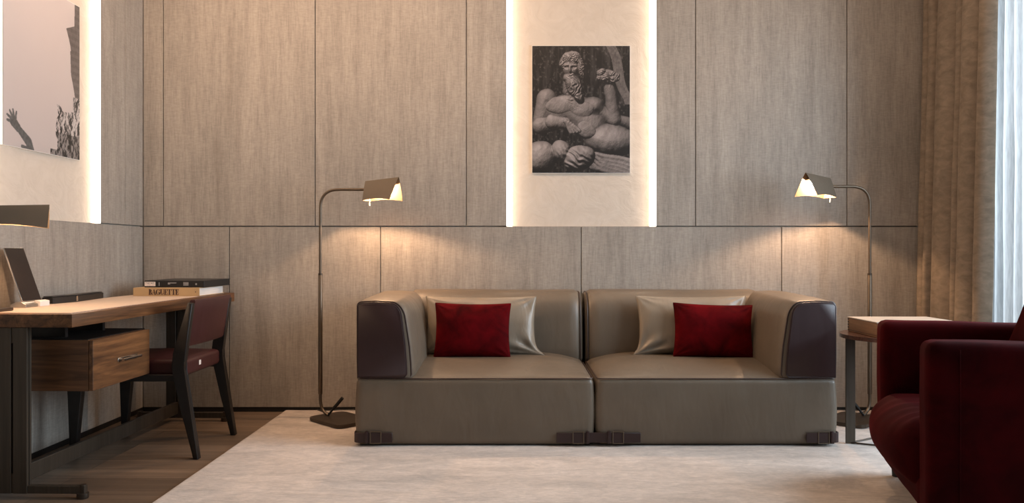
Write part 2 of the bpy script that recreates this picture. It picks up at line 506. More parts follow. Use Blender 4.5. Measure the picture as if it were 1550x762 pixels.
# downlights added out of view above the frame for warm light from overhead
for (x, y, e) in SPOTS:
    t = thing('added_downlight', (x, y, ZC - .012), 'unseen ceiling downlight added for warm light', 'light', group='added ceiling downlights')
    bm = B(); tube(bm, [(x + .045 * math.cos(a), y + .045 * math.sin(a), ZC - .006) for a in np.linspace(0, 2 * math.pi, 25)[:-1]], .006, 6, closed=True)
    part('trim_ring', bm, M['alu'], t)
    l = bpy.data.lights.new('downlight', 'SPOT'); l.energy = e; l.color = WARM; l.spot_size = math.radians(95); l.spot_blend = 0.8; l.shadow_soft_size = .04
    lo = bpy.data.objects.new('added_spot', l); COL.objects.link(lo); lo.parent = t; lo.location = (0, 0, -.01)

# ------------------------------------------------------------------ pictures
def picture(name, label, w, h, N, colour_fn, world_fn, loc):
    """print of w x h with a thin mount; world_fn(u, v, d) -> point, d = distance from the wall"""
    t = thing(name, loc, label, 'picture')
    bm = B()
    c = [(0, 0), (w, 0), (w, h), (0, h)]
    poly_prism(bm, c, lambda p: world_fn(p[0], p[1], .0), lambda p: world_fn(p[0], p[1], .011))
    part('mount_board', bm, M['mount'], t, smooth=False)
    nx = N; ny = int(N * h / w); e = .003
    bm = B()
    g = [[bm.verts.new(world_fn(e + (w - 2 * e) * i / nx, e + (h - 2 * e) * j / ny, .0125)) for i in range(nx + 1)] for j in range(ny + 1)]
    for j in range(ny):
        for i in range(nx): bm.faces.new((g[j][i], g[j][i + 1], g[j + 1][i + 1], g[j + 1][i]))
    U, V = np.meshgrid(np.linspace(0, 1, nx + 1), np.linspace(0, 1, ny + 1))
    cols = colour_fn(U, V, h / w).reshape(-1, 3)
    ob = part('photo_print', bm, M['card'], t, smooth=False)
    a = ob.data.color_attributes.new('ink', 'FLOAT_COLOR', 'POINT')
    a.data.foreach_set('color', np.concatenate([cols, np.ones((len(cols), 1))], 1).astype(np.float32).ravel())

rng = np.random.RandomState(4)
def vnoise(U, V, f, octs=4, seed=0):
    out = np.zeros_like(U); amp = 1; tot = 0
    for o in range(octs):
        r = np.random.RandomState(seed + o); n = int(f * 2 ** o) + 3
        T = r.rand(n + 2, n + 2)
        x = np.clip(U, 0, 1) * n; y = np.clip(V, 0, 1) * n; xi = x.astype(int); yi = y.astype(int); fx = x - xi; fy = y - yi
        fx = fx * fx * (3 - 2 * fx); fy = fy * fy * (3 - 2 * fy)
        out += amp * ((T[yi, xi] * (1 - fx) + T[yi, xi + 1] * fx) * (1 - fy) + (T[yi + 1, xi] * (1 - fx) + T[yi + 1, xi + 1] * fx) * fy)
        tot += amp; amp *= .55
    return out / tot

def stone_figure(U, V, asp):
    """a generic weathered stone figure in greyscale, shaded as a carved relief"""
    X = U; Y = V * asp                      # Y up, width 1
    H = np.full_like(X, -1.0)
    wx = .012 * (vnoise(U, V, 8, 3, 61) - .5) * 2; wy = .012 * (vnoise(U, V, 8, 3, 71) - .5) * 2
    XX = X + wx; YY = Y + wy
    def put(h, k):
        nonlocal H
        m = np.maximum(H, h); d = np.abs(H - h)
        H = m + np.where((H > -.5) & (h > -.5), np.maximum(k - d, 0) ** 2 / (4 * k), 0)
    def blob(cx, cy, rx, ry, rot=0, top=.2, k=.05, base=0, fine=False):
        a = math.radians(rot); dx = XX - cx; dy = YY - cy
        u = (dx * math.cos(a) + dy * math.sin(a)) / rx; v = (-dx * math.sin(a) + dy * math.cos(a)) / ry
        q = 1 - u * u - v * v
        put(np.where(q > 0, base + top * np.sqrt(np.maximum(q, 0)), -1.0), k)
    def limb(a, b_, ra, rb, base=0, k=.03, top=1.0):
        ax, ay = a; bx, by = b_; dx, dy = bx - ax, by - ay; L_ = dx * dx + dy * dy
        t = np.clip(((XX - ax) * dx + (YY - ay) * dy) / L_, 0, 1); r = ra + (rb - ra) * t
        q = r * r - (XX - (ax + t * dx)) ** 2 - (YY - (ay + t * dy)) ** 2
        put(np.where(q > 0, base + top * np.sqrt(np.maximum(q, 0)), -1.0), k)
    # reclining torso
    blob(.36, .64, .27, .17, 8, .17, .08); blob(.55, .52, .24, .16, -35, .18, .09); blob(.80, .33, .27, .17, -8, .22, .06)
    blob(.62, .68, .12, .10, 0, .16, .07); blob(.30, .70, .16, .09, 10, .05, .05, .13); blob(.50, .66, .13, .08, -10, .05, .05, .13)
    blob(.55, .44, .10, .08, -30, .04, .04, .15)
    limb((.15, .76), (.08, .50), .105, .085, .05, .05); limb((.08, .48), (.22, .50), .085, .065, .10, .04)
    limb((.20, .52), (.34, .50), .070, .055, .16, .03)
    for i in range(4): limb((.34 + .025 * i, .52 - .012 * i), (.39 + .03 * i, .41 + .006 * i), .022, .014, .24, .008)
    limb((.68, .62), (.84, .54), .085, .07, .02, .04); limb((.84, .54), (.79, .86), .078, .052, .04, .03); limb((.86, .56), (1.05, .48), .05, .06, .02, .03)
    blob(.77, .98, .11, .075, 0, .10, .02, .05)
    for i in range(14):
        r_ = np.random.RandomState(200 + i); blob(.67 + .20 * r_.rand(), .93 + .12 * r_.rand(), .035, .028, 0, .05, .006, .12)
    # head turned slightly, hair and beard as one carved mass
    limb((.40, .84), (.40, 1.02), .09, .078, .05, .05); blob(.40, .975, .085, .07, 0, .15, .03, .12)
    blob(.40, 1.07, .088, .125, 8, .16, .03, .12)
    blob(.41, 1.17, .105, .075, -8, .14, .02, .14); blob(.50, 1.08, .045, .12, 12, .12, .02, .12); blob(.315, 1.13, .035, .07, -12, .10, .02, .12)
    blob(.425, .90, .085, .13, 20, .14, .02, .16); blob(.47, .80, .05, .10, 22, .12, .02, .15)
    blob(.385, 1.055, .016, .040, 4, .05, .012, .26); blob(.35, 1.10, .032, .010, 10, .03, .01, .25); blob(.43, 1.10, .032, .010, -8, .03, .01, .25)
    # cloth and rocks below
    blob(.09, .16, .16, .17, 0, .18, .03, .08); blob(.48, .15, .17, .13, 20, .20, .03, .14); blob(.30, .22, .10, .12, 30, .15, .03, .14)
    for i in range(5): limb((.56, .20 - .03 * i), (1.05, .11 - .045 * i), .022, .034, .12, .02)
    body = H > -.5
    h = np.where(body, H, 0)
    def near(cx, cy, rx, ry): return np.exp(-(((X - cx) / rx) ** 2 + ((Y - cy) / ry) ** 2) ** 2)
    strands = np.sin((X * 150 + 26 * (vnoise(U, V, 7, 3, 81)) * 2.2 + Y * 34))
    curls = np.sin(38 * vnoise(U, V, 9, 3, 91) * 2.0)
    h = h + .010 * strands * near(.445, .87, .10, .17) + .013 * curls * (near(.42, 1.18, .13, .06) + near(.52, 1.07, .045, .12) + near(.31, 1.13, .035, .08))
    h = h + .010 * np.sin(30 * vnoise(U, V, 8, 3, 95) * 2) * near(.77, .98, .13, .10)
    h = h + .012 * np.sin((X * 60 + Y * 90 + 16 * vnoise(U, V, 5, 3, 55))) * near(.48, .15, .20, .14)
    # eye sockets, mouth
    for (cx, cy, rx, ry, d) in ((.352, 1.078, .026, .016, .035), (.425, 1.078, .026, .016, .035), (.392, .985, .024, .006, .018)):
        h = h - d * near(cx, cy, rx, ry)
    nz = vnoise(U, V, 26, 4, 3); h2 = h + .010 * nz
    gy, gx = np.gradient(h2, asp / (U.shape[0] - 1), 1 / (U.shape[1] - 1))
    nrm = np.sqrt(gx * gx + gy * gy + 1)
    sh = np.clip((gx * .30 - gy * .62 + .62) / nrm, 0, 1.2)
    ao = np.clip(h / .20, .10, 1)
    fig = (.010 + .36 * sh ** 1.4 * (.25 + .75 * ao)) * (.70 + .6 * vnoise(U, V, 9, 4, 9)) * (.8 + .4 * nz)
    strip = vnoise(U, V * .2, 30, 3, 21); fol = vnoise(U, V, 46, 3, 33)
    back = .008 + .09 * np.clip(strip - .50, 0, 1) + .22 * np.clip(fol - .58, 0, 1)
    tr = np.abs(X - (1.0 - .22 * np.clip((Y - .75) / .55, 0, 1) - .03 * np.sin(Y * 9))) < .05
    back = np.where(tr & (Y > .70), .05 + .12 * vnoise(U, V, 50, 3, 44), back)
    v = np.clip(np.where(body, fig, back), .006, .5)
    return np.stack([v * 1.08, v * .95, v * .92], -1)

def inpoly(U, V, poly):
    ins = np.zeros(U.shape, bool); n = len(poly)
    for i in range(n):
        x1, y1 = poly[i]; x2, y2 = poly[(i + 1) % n]
        if y1 == y2: continue
        c = ((y1 > V) != (y2 > V)) & (U < (x2 - x1) * (V - y1) / (y2 - y1) + x1)
        ins ^= c
    return ins

def capsule(U, V, a, b_, ra, rb):
    ax, ay = a; bx, by = b_; dx, dy = bx - ax, by - ay; L = dx * dx + dy * dy
    t = np.clip(((U - ax) * dx + (V - ay) * dy) / L, 0, 1)
    return np.hypot(U - (ax + t * dx), V - (ay + t * dy)) < ra + (rb - ra) * t

def sky_hand(U, V, asp):
    X = U; Y = V * asp
    base = .50 + .06 * (V - .5) + .01 * vnoise(U, V, 5, 3, 2)
    img = np.stack([base * 1.06, base * .93, base * .90], -1)
    dark = vnoise(U, V, 60, 3, 5) * .06 + .02
    arm = np.zeros(U.shape, bool)
    for a, b_, r0, r1 in [((.33, -.01), (.30, .055), .040, .040), ((.30, .055), (.17, .145), .040, .026), ((.17, .145), (.115, .185), .034, .040),
                          ((.11, .18), (.045, .185), .016, .010), ((.11, .195), (.045, .225), .015, .009), ((.115, .205), (.075, .258), .014, .009),
                          ((.125, .205), (.112, .272), .014, .009), ((.14, .20), (.152, .262), .013, .008), ((.22, .012), (.33, .0), .014, .014)]:
        arm |= capsule(X, Y, a, b_, r0, r1)
    img[arm] = np.stack([dark * 1.5 + .02] * 3, -1)[arm]
    tower = inpoly(X, Y, [(.93, 1.4), (.92, 1.12), (.80, 1.07), (.84, .99), (.86, .94), (.87, .90), (.86, .895), (.87, .70), (.90, .62), (.93, .52), (.95, .50), (1.01, .5), (1.01, 1.4)])
    bands = (np.floor(Y * 34) % 2) * .02
    img[tower] = np.stack([(.05 + dark * .9 + bands) * 1.1, .045 + dark * .85 + bands, .042 + dark * .8 + bands], -1)[tower]
    rk = vnoise(U, V, 14, 4, 12)
    edge = .64 + .07 * vnoise(U * 0, V, 20, 3, 15) - .02 * (Y < .2)
    rock = ((X > edge) & (Y < .33 + .12 * rk)) | ((X > .90) & (Y < .52)) | ((X > .58) & (Y < .045))
    gx = np.gradient(rk, axis=1) * 18; val = np.clip(.24 + gx + .45 * (rk - .5), .02, .5) * np.where(Y < .19, .45, 1)
    img[rock] = np.stack([val * 1.05, val * .95, val * .92], -1)[rock]
    return img

picture('framed_photo_print', 'dark black and white print of a stone figure above the sofa', .619, .804, 300, stone_figure,
        lambda u, v, d: (.112 + u, YW + R - .001 - d, 1.496 + v), (.42, YW + R, 1.496))
picture('framed_photo_print', 'pale black and white print with a raised hand on the left wall', .635, .83, 260, sky_hand,
        lambda u, v, d: (XL - R + .001 + d, 3.57 + u, 1.494 + v), (XL - R, 3.88, 1.494))

# ------------------------------------------------------------------ curtains
def curtain(name, ys, amp, xb, xt, mat, z0, z1, seed, label, th=.004, neck=.20):
    """hanging cloth; ys = fold boundaries along the rail, each fold an omega-shaped pleat bulging into the room"""
    nz = 44; per = 22; bm = B(); rows = []
    random.seed(seed); am = [random.uniform(.85, 1.15) for _ in ys]
    for j in range(nz + 1):
        w = j / nz; z = z0 + (z1 - z0) * w; row = []
        for q in range((len(ys) - 1) * per + 1):
            k = min(q // per, len(ys) - 2); t = q / per - k; L = ys[k + 1] - ys[k]
            th_ = 2 * math.pi * t
            sway = .010 * noise.noise(Vector((k * 3.1, z * 1.1, seed)))
            x = (xb + (xt - xb) * w) + (amp * am[k] if th else amp) * math.cos(th_) * min(1, L / .12) * (1 - .2 * w) + (0 if math.cos(th_) > .8 else sway)
            y = ys[k] + L * t - L * neck * math.sin(th_) * (1 - .15 * w) + sway * .6
            x += .0035 * noise.noise(Vector((y * 14, z * 3.0, seed + 3)))
            row.append(bm.verts.new((x, y, z)))
        rows.append(row)
    for j in range(nz):
        for i in range(len(rows[0]) - 1): bm.faces.new((rows[j][i], rows[j][i + 1], rows[j + 1][i + 1], rows[j + 1][i]))
    o = part(name, bm, mat, angle=180)
    if th:
        md = o.modifiers.new('s', 'SOLIDIFY'); md.thickness = th
    return tag(o, label, 'curtain')

curtain('velvet_drape', [4.165, 4.26, 4.42, 4.485, 4.69, 4.77, 4.85], .058, 2.505, 2.565, M['drape'], .012, ZC - .02, 3,
        'heavy taupe velvet drape gathered at the right end of the panelled wall', .004, .21)
curtain('sheer_curtain', [4.035, 4.10, 4.19, 4.26, 4.35, 4.43, 4.52], .022, 2.62, 2.63, M['sheer'], .012, ZC - .02, 9,
        'translucent white sheer curtain beside the velvet drape', 0, .10)

# ------------------------------------------------------------------ sofa
FY, SX0, SXM, SX1 = 3.955, -.800, .412, 1.637
SB = 4.845
sofa = thing('sofa', (.42, 4.4, 0), 'two-seat taupe leather sofa with plum arm fronts on pale rug', 'sofa')

def seat(x0, x1):
    z0, z1 = .0185, .362; xc = (x0 + x1) / 2; hx = (x1 - x0) / 2
    def fn(p):
        xh = (p.x - xc) / hx; zz = (p.z - z0) / (z1 - z0)
        if zz > .93:
            t = max(0, min(1, (p.y - FY - .012) / .42)); sy = 1 - (1 - t) ** 2.4
            sx = max(0, 1 - abs(xh) ** 5)
            p.z += .056 * sx * sy + .0025 * noise.noise(Vector((p.x * 5, p.y * 7, 1)))
        b_ = math.sin(math.pi * max(0, min(1, zz)))
        k = .011 * b_
        if abs(xh) > .9: p.x += math.copysign(k, xh)
        if p.y < FY + .1: p.y -= k * (1 - abs(xh) ** 8) + .003 * b_ * noise.noise(Vector((p.x * 8, p.z * 3, x0)))
        return p
    return rbox(x0, x1, FY, SB - .01, z0, z1, .030, 34, fn)
HG = .009
part('seat_cushion', seat(SX0, SXM - HG), M['taupe'], sofa, angle=180)
part('seat_cushion', seat(SXM + HG, SX1), M['taupe'], sofa, angle=180)
for (a, c) in ((SX0, SXM - HG), (SXM + HG, SX1)):
    bm = B()
    tube(bm, fillet([(a + .002, SB - .1, .357), (a + .002, FY + .004, .357), (c - .002, FY + .004, .357), (c - .002, SB - .3, .357)], .03), .0032, 8)
    part('seat_piping', bm, M['pipe'], sofa)

def profile(T, Hh, z0=.352, inset=0.0, n=10, rx=.075, rz=.10, sl=.03):
    """(d, z) points, d from the outer side inwards"""
    pts = [(inset, z0), (inset, z0 + .1), (inset, Hh - .12)]
    r1 = .022
    for (x, y) in arc(inset + r1, Hh - r1, r1, 180, 90, 5): pts.append((x, y))
    mx = T - sl - rx
    pts.append(((inset + r1 + mx) / 2, Hh + .004))
    for i in range(n + 1):
        a = math.radians(90 - 82 * i / n)
        pts.append((mx + rx * math.cos(a), Hh - rz + rz * math.sin(a)))
    pts += [(T - sl * .32, z0 + .16), (T - sl * .1, z0 + .08), (T, z0 + .015), (T - .01, z0)]
    return pts

def arm(sx):
    xo = SX0 + .004 if sx > 0 else SX1 - .004
    secs = [(FY + .006, .268, .742, .004), (FY + .012, .276, .747, 0), (FY + .05, .292, .751, -.001), (FY + .16, .305, .756, -.001),
            (FY + .35, .312, .760, 0), (FY + .6, .312, .764, 0), (SB - .16, .312, .766, 0), (SB - .07, .312, .760, .006), (SB - .025, .31, .748, .02), (SB, .30, .72, .045)]
    rings = [[Vector((xo + sx * d, y, z)) for d, z in profile(T, H_, inset=ins, rx=.07 + .03 * min(1, (y - FY) / .35), rz=.10 + .05 * min(1, (y - FY) / .35))] for (y, T, H_, ins) in secs]
    bm = B(); loft(bm, rings)
    part('arm_cushion', bm, M['taupe'], sofa, angle=60)
    # plum leather front panel
    bm = B(); pr = profile(.252, .740, z0=.366, inset=.003, rx=.055, rz=.075, sl=.026)
    pr2 = [(.12 + (d - .12) * .97, .55 + (z - .55) * .975) for d, z in pr]
    rings = [[Vector((xo + sx * d, FY + .012, z)) for d, z in pr], [Vector((xo + sx * d, FY - .004, z)) for d, z in pr], [Vector((xo + sx * d, FY - .010, z)) for d, z in pr2]]
    loft(bm, rings)
    ap = part('arm_front_panel', bm, M['plum'], sofa, angle=50, label='plum leather arm front panel')
    bm = B(); tube(bm, [Vector((xo + sx * d, FY - .004, z)) for d, z in pr], .0040, 8, closed=True)
    part('piping', bm, M['plum'], ap)
    bm = B(); pr3 = profile(.274, .747, z0=.362, inset=0)
    tube(bm, [Vector((xo + sx * d, FY + .010, z)) for d, z in pr3], .0042, 8, closed=True)
    part('arm_piping', bm, M['pipe'], sofa)
arm(1); arm(-1)

def back(x0, x1, inner_is_right):
    n = 24; rings = []
    for i in range(n + 1):
        t = i / n
        x = x0 + (x1 - x0) * (t if True else t)
        d = (x1 - x) if inner_is_right else (x - x0)
        e = max(0, 1 - d / .05) if d < .05 else 0
        Hh = .770 - .022 * e ** 2 + .002 * math.sin(t * 7); T = .285 - .03 * e ** 2
        rings.append([Vector((x, SB - dd, z)) for dd, z in profile(T, Hh, z0=.36, inset=.01 + .01 * e, rx=.11, rz=.17, sl=.012)])
    bm = B(); loft(bm, rings)
    part('back_cushion', bm, M['taupe'], sofa, angle=60)
    xe = (x1 - .012) if inner_is_right else (x0 + .012)
    bm = B(); tube(bm, [Vector((xe, SB - dd, z)) for dd, z in profile(.272, .757, z0=.36, inset=.015, rx=.11, rz=.17, sl=.012)[3:]], .0035, 8)
    part('back_piping', bm, M['pipe'], sofa)
back(SX0 + .2, SXM - HG, True); back(SXM + HG, SX1 - .2, False)

def strap(pts, z0=.036, z1=.086, th=.005):
    bm = B(); pts = fillet([(x, y, 0) for x, y in pts], .025, 6); rings = []
    for i, p in enumerate(pts):
        t = (pts[min(i + 1, len(pts) - 1)] - pts[max(i - 1, 0)]).normalized(); nrm = Vector((t.y, -t.x, 0))
        rings.append([p + nrm * th + Vector((0, 0, z0)), p + nrm * th + Vector((0, 0, z1)), p + Vector((0, 0, z1)), p + Vector((0, 0, z0))])
    loft(bm, rings); bevel_all(bm, .0012, 1)
    return bm
def buckle(parent, x0, x1, keep_x, y):
    bm = B(); z0, z1 = .033, .092
    for (a, c) in (((x0, z0), (x1, z0)), ((x1, z0), (x1, z1)), ((x1, z1), (x0, z1)), ((x0, z1), (x0, z0))):
        tube(bm, [(a[0], y, a[1]), (c[0], y, c[1])], .0026, 8)
    part('buckle', bm, M['bronze'], parent, label='metal roller buckle')
    part('keeper_loop', box(B(), keep_x - .008, keep_x + .008, y - .006, y + .010, .032, .093, .002), M['plum'], parent)
ys = FY - .012
s1 = part('strap', strap([(SX0 - .012, FY + .12), (SX0 - .006, ys), (-.615, ys)]), M['plum'], sofa, label='plum leather strap'); buckle(s1, -.725, -.672, -.745, ys - .006)
s2 = part('strap', strap([(.215, ys), (.36, ys), (.412, ys + .006), (.47, ys), (.640, ys)]), M['plum'], sofa, label='plum leather strap'); buckle(s2, .352, .298, .372, ys - .006); buckle(s2, .500, .553, .480, ys - .006)
s3 = part('strap', strap([(1.478, ys), (SX1 + .006, ys), (SX1 + .012, FY + .12)]), M['plum'], sofa, label='plum leather strap'); buckle(s3, 1.592, 1.538, 1.608, ys - .006)
for x in (-.68, .31, .52, 1.51):
    for y in (FY + .09, SB - .1):
        bm = B(); tube(bm, [(x, y, .0165), (x, y, .03)], [.026, .03], 20)
        part('foot', bm, M['black'], sofa)

# ------------------------------------------------------------------ cushions
def pillow(name, w, h, t, mat, loc, tilt, rz, roll, label, group, ear=None, pipe=None, seed=0, wr=.004):
    root_m = Matrix.Translation(loc) @ Matrix.Rotation(rz, 4, 'Z') @ Matrix.Rotation(tilt, 4, 'X') @ Matrix.Rotation(roll, 4, 'Y')
    n = 44; bm = B(); front = []; back_ = []
    def outline(u, v):
        x = u * w / 2 * (1 - .055 * (1 - v * v) * abs(u) ** 3); z = v * h / 2 * (1 - .055 * (1 - u * u) * abs(v) ** 3)
        if ear:
            eu, ev, ex, ez = ear
            k = max(0, u * eu) ** 8 * max(0, v * ev) ** 8
            x += ex * k; z += ez * k
        return x, z
    for side, store in ((-1, front), (1, back_)):
        for j in range(n + 1):
            row = []
            for i in range(n + 1):
                u = math.sin((i / n - .5) * math.pi); v = math.sin((j / n - .5) * math.pi)
                x, z = outline(u, v)
                e = max(0, (1 - u * u)) * max(0, (1 - v * v))
                y = side * t / 2 * e ** .42
                if e > 0:
                    y += side * wr * noise.noise(Vector((x * 9 + seed, z * 9, 2))) * min(1, e * 6)
                    # pinch folds radiating from corners
                    for cu in (-1, 1):
                        for cv in (-1, 1):
                            d = math.hypot(u - cu, v - cv); an = math.atan2(v - cv, u - cu)
                            y += side * .004 * math.sin(an * 11 + seed) * math.exp(-(d / .45) ** 2) * min(1, e * 10)
                    if ear:
                        d = math.hypot(u - ear[0], v - ear[1]); an = math.atan2(v - ear[1], u - ear[0])
                        y += side * .013 * math.sin(an * 8) * math.exp(-((d - .25) / .35) ** 2) * min(1, e * 6)
                row.append(bm.verts.new((x, y, z)))
            store.append(row)
    for st in (front, back_):
        for j in range(n):
            for i in range(n): bm.faces.new((st[j][i], st[j][i + 1], st[j + 1][i + 1], st[j + 1][i]))
    bmesh.ops.remove_doubles(bm, verts=bm.verts[:], dist=1e-5)
    bm.transform(root_m)
    t_ = thing(name, loc - Vector((0, 0, h / 2)), label, 'cushion', group=group)
    part('cushion_cover', bm, mat, t_, angle=180)
    pts = []
    for k in range(40): pts.append(outline(-1 + 2 * k / 40, -1))
    for k in range(40): pts.append(outline(1, -1 + 2 * k / 40))
    for k in range(40): pts.append(outline(1 - 2 * k / 40, 1))
    for k in range(40): pts.append(outline(-1, 1 - 2 * k / 40))
    bm = B(); tube(bm, [root_m @ Vector((x, 0, z)) for x, z in pts], .003, 6, closed=True)
    part('edge_seam', bm, pipe or mat, t_)

V3 = Vector
pillow('leather_cushion', .640, .335, .115, M['beige'], V3((-.190, 4.485, .580)), -.24, 0, .0, 'beige leather cushion behind the red one at the left end', 'leather cushions', ear=(1, -1, .055, -.008), seed=1, wr=.008)
pillow('velvet_cushion', .425, .305, .11, M['redvel'], V3((-.232, 4.368, .562)), -.22, 0, .01, 'crimson velvet cushion at the left end of the sofa', 'velvet cushions', seed=2)
pillow('leather_cushion', .635, .335, .115, M['beige'], V3((1.025, 4.485, .582)), -.24, 0, .0, 'beige leather cushion behind the red one at the right end', 'leather cushions', ear=(-1, -1, -.035, -.008), seed=3, wr=.008)
pillow('velvet_cushion', .44, .300, .11, M['redvel'], V3((1.115, 4.368, .560)), -.22, -.05, .03, 'crimson velvet cushion at the right end, by the side table', 'velvet cushions', seed=4)

# ------------------------------------------------------------------ lamps
def make_shade(root, O, ax, th, L, drop0, drop1, w0, w1, cut, rise, power, scale=1.0):
    """O = ridge point at the arm end, ax = +-1 (open end direction), th = turn towards the room"""
    A = V3((ax * math.cos(th), -math.sin(th), 0)); Nn = V3((-math.sin(th) * ax, -math.cos(th), 0))
    def leaf(side):
        n, m = 18, 12; g = []
        for i in range(n + 1):
            a = i / n; row = []
            for j in range(m + 1):
                b_ = j / m
                w = w0 + (w1 - w0) * a ** 1.4; dr = drop0 + (drop1 - drop0) * a
                flare = w * (b_ ** .9) 
                al = L * a - cut * b_ * a + cut * .35 * b_ * (1 - a)
                z = rise * a - dr * b_ + .010 * scale * math.sin(math.pi * a) * b_ ** 3
                p = O + A * al + Nn * (side * (flare + .004 * scale * math.sin(math.pi * a) * b_)) + V3((0, 0, z))
                row.append(p)
            g.append(row)
        return g
    bm = B()
    th_ = .0022
    for side in (1, -1):
        g = leaf(side)
        out = [[bm.verts.new(p + Nn * side * th_) for p in r] for r in g]
        inn = [[bm.verts.new(p) for p in r] for r in g]
        n, m = len(g) - 1, len(g[0]) - 1
        for i in range(n):
            for j in range(m):
                bm.faces.new((out[i][j], out[i + 1][j], out[i + 1][j + 1], out[i][j + 1])).material_index = 0
                bm.faces.new((inn[i][j], inn[i + 1][j], inn[i + 1][j + 1], inn[i][j + 1])).material_index = 1
        for i in range(n):
            for j in (0, m): bm.faces.new((out[i][j], out[i + 1][j], inn[i + 1][j], inn[i][j])).material_index = 0
        for j in range(m):
            for i in (0, n): bm.faces.new((out[i][j], out[i][j + 1], inn[i][j + 1], inn[i][j])).material_index = 0
    gl, gr = leaf(1), leaf(-1)
    sh = part('lamp_shade', bm, [M['shade'], M['shadein']], root, angle=35)
    # closed end plate at the arm side, dark gable at the open end above the bulb holder
    bm = B(); v = [O + A * .002 + Nn * .0, gl[0][-1] + A * .002, gr[0][-1] + A * .002]
    poly_prism(bm, [0, 1, 2], lambda i: v[i], lambda i: v[i] + A * .003)
    part('end_plate', bm, M['shadein'], sh, smooth=False)
    def at(a, b_, s): return O + A * (L * a) + Nn * (s * (w0 + (w1 - w0) * a ** 1.4) * b_ ** .9) + V3((0, 0, rise * a - (drop0 + (drop1 - drop0) * a) * b_))
    bm = B()
    hz = .30
    q = [at(.10, hz, 1), at(.10, hz, -1), at(.93, hz, -1), at(.93, hz, 1)]
    qc = sum(q, V3()) / 4; q = [qc + (p - qc) * .86 for p in q]
    poly_prism(bm, [0, 1, 2, 3], lambda i: q[i], lambda i: q[i] + V3((0, 0, .006 * scale)))
    part('bulb_holder', bm, M['steel'], sh, smooth=False, label='metal plate holding the bulb under the ridge')
    bm = B(); c0 = (at(.30, hz, 1) + at(.30, hz, -1)) / 2 - V3((0, 0, .008 * scale)); c1 = (at(.75, hz, 1) + at(.75, hz, -1)) / 2 - V3((0, 0, .008 * scale))
    tube(bm, [c0, c0.lerp(c1, .1), c0.lerp(c1, .9), c1], [.004 * scale, .006 * scale, .006 * scale, .004 * scale], 12)
    part('bulb', bm, M['bulb'], sh)
    # pull switch
    sp = at(.22, .9, 1) - Nn * (.008)
    bm = B(); tube(bm, [sp, sp - V3((0, 0, .042 * scale))], [.0016, .0030], 8)
    part('switch_rod', bm, M['ivory'], sh, label='small ivory switch rod')
    l = bpy.data.lights.new('bulb_light', 'POINT'); l.energy = power; l.color = WARMER; l.shadow_soft_size = .009
    lo = bpy.data.objects.new('bulb_light', l); COL.objects.link(lo); lo.parent = root
    lo.location = wm(root).inverted() @ ((c0 + c1) / 2 - V3((0, 0, .018 * scale)))
    return A, Nn

def floor_lamp(ax, PX, PY, zarm, label, th, armlen, L, rise, cut):
    t = thing('floor_lamp', (PX, PY, .014), label, 'lamp', group='bronze reading floor lamps')
    s = ax
    # base plate: rounded rectangle turned 45 degrees
    c = [V3((PX - .06 * s, PY - .07)), V3((PX + .176 * s, PY - .31)), V3((PX + .35 * s, PY - .14)), V3((PX + .11 * s, PY + .10))]
    out = []
    for i in range(4):
        a, b_, d = c[i - 1], c[i], c[(i + 1) % 4]
        p0 = b_ + (a - b_).normalized() * .045; p1 = b_ + (d - b_).normalized() * .045
        for k in range(7):
            q = k / 6; out.append(p0 * (1 - q) ** 2 + b_ * 2 * q * (1 - q) + p1 * q * q)
    bm = B(); poly_prism(bm, out, lambda p: (p.x, p.y, .017), lambda p: (p.x, p.y, .037))
    bev = [e for e in bm.edges if abs(e.verts[0].co.z - e.verts[1].co.z) < 1e-6]
    bmesh.ops.bevel(bm, geom=bev, offset=.003, segments=2, affect='EDGES')
    part('base_plate', bm, M['bronzedark'], t, angle=30)
    bx, by = PX + .057 * s, PY - .04
    bm = B(); tube(bm, fillet([(bx, by, .036), (PX + .015 * s, PY - .01, .062), (PX, PY, .105), (PX, PY, .16)], .05), .009, 12)
    part('lower_tube', bm, M['bronze'], t)
    zc = 1 + (382 - 417) / 255
    bm = B(); tube(bm, [(PX, PY, .155), (PX, PY, .16), (PX, PY, zc), (PX, PY, zc + .004)], [.010, .0128, .0128, .010], 14)
    part('pole_sleeve', bm, M['bronze'], t)
    O = V3((PX + s * armlen, PY, zarm + .050))
    bm = B(); tube(bm, fillet([(PX, PY, zc - .02), (PX, PY, zarm), (PX + s * (armlen + .02), PY - .004, zarm)], .11, 14), .0088, 12)
    part('upper_arm', bm, M['bronze'], t)
    bm = B(); tube(bm, [(PX, PY, zc - .008), (PX, PY, zc + .012)], .0125, 14)
    part('collar', bm, M['bronzedark'], t)
    # foot pedal, a short bar rising from the base
    bm = B(); p0 = V3((bx + .0 * s, by - .01, .040)); p1 = V3((bx + .088 * s, by - .02, .145))
    tube(bm, [p0, p0.lerp(p1, .35), p0.lerp(p1, .38), p1], [.006, .006, .010, .010], 10)
    part('foot_pedal', bm, M['black'], t, label='black foot pedal bar')
    bm = B(); tube(bm, fillet([(PX + .12 * s, PY + .02, .032), (PX + .02 * s, PY + .10, .022), (PX - .05 * s, PY + .08, .05), (PX - .03 * s, YW - .06, .021), (PX + .12 * s, YW - .03, .021), (PX + .3 * s, YW - .05, .021), (PX + .5 * s, YW - .02, .021)], .06), .003, 6)
    part('power_cord', bm, M['black'], t)
    make_shade(t, O, s, th, L, .118, .136, .045, .080, cut, rise, LAMP_W)
floor_lamp(1, -1.150, 4.63, 1.372, 'bronze reading floor lamp left of the sofa', math.radians(20), .268, .222, .017, .016)
floor_lamp(-1, 2.113, 4.63, 1.390, 'bronze reading floor lamp right of the sofa behind the side table', math.radians(30), .235, .215, .022, .002)

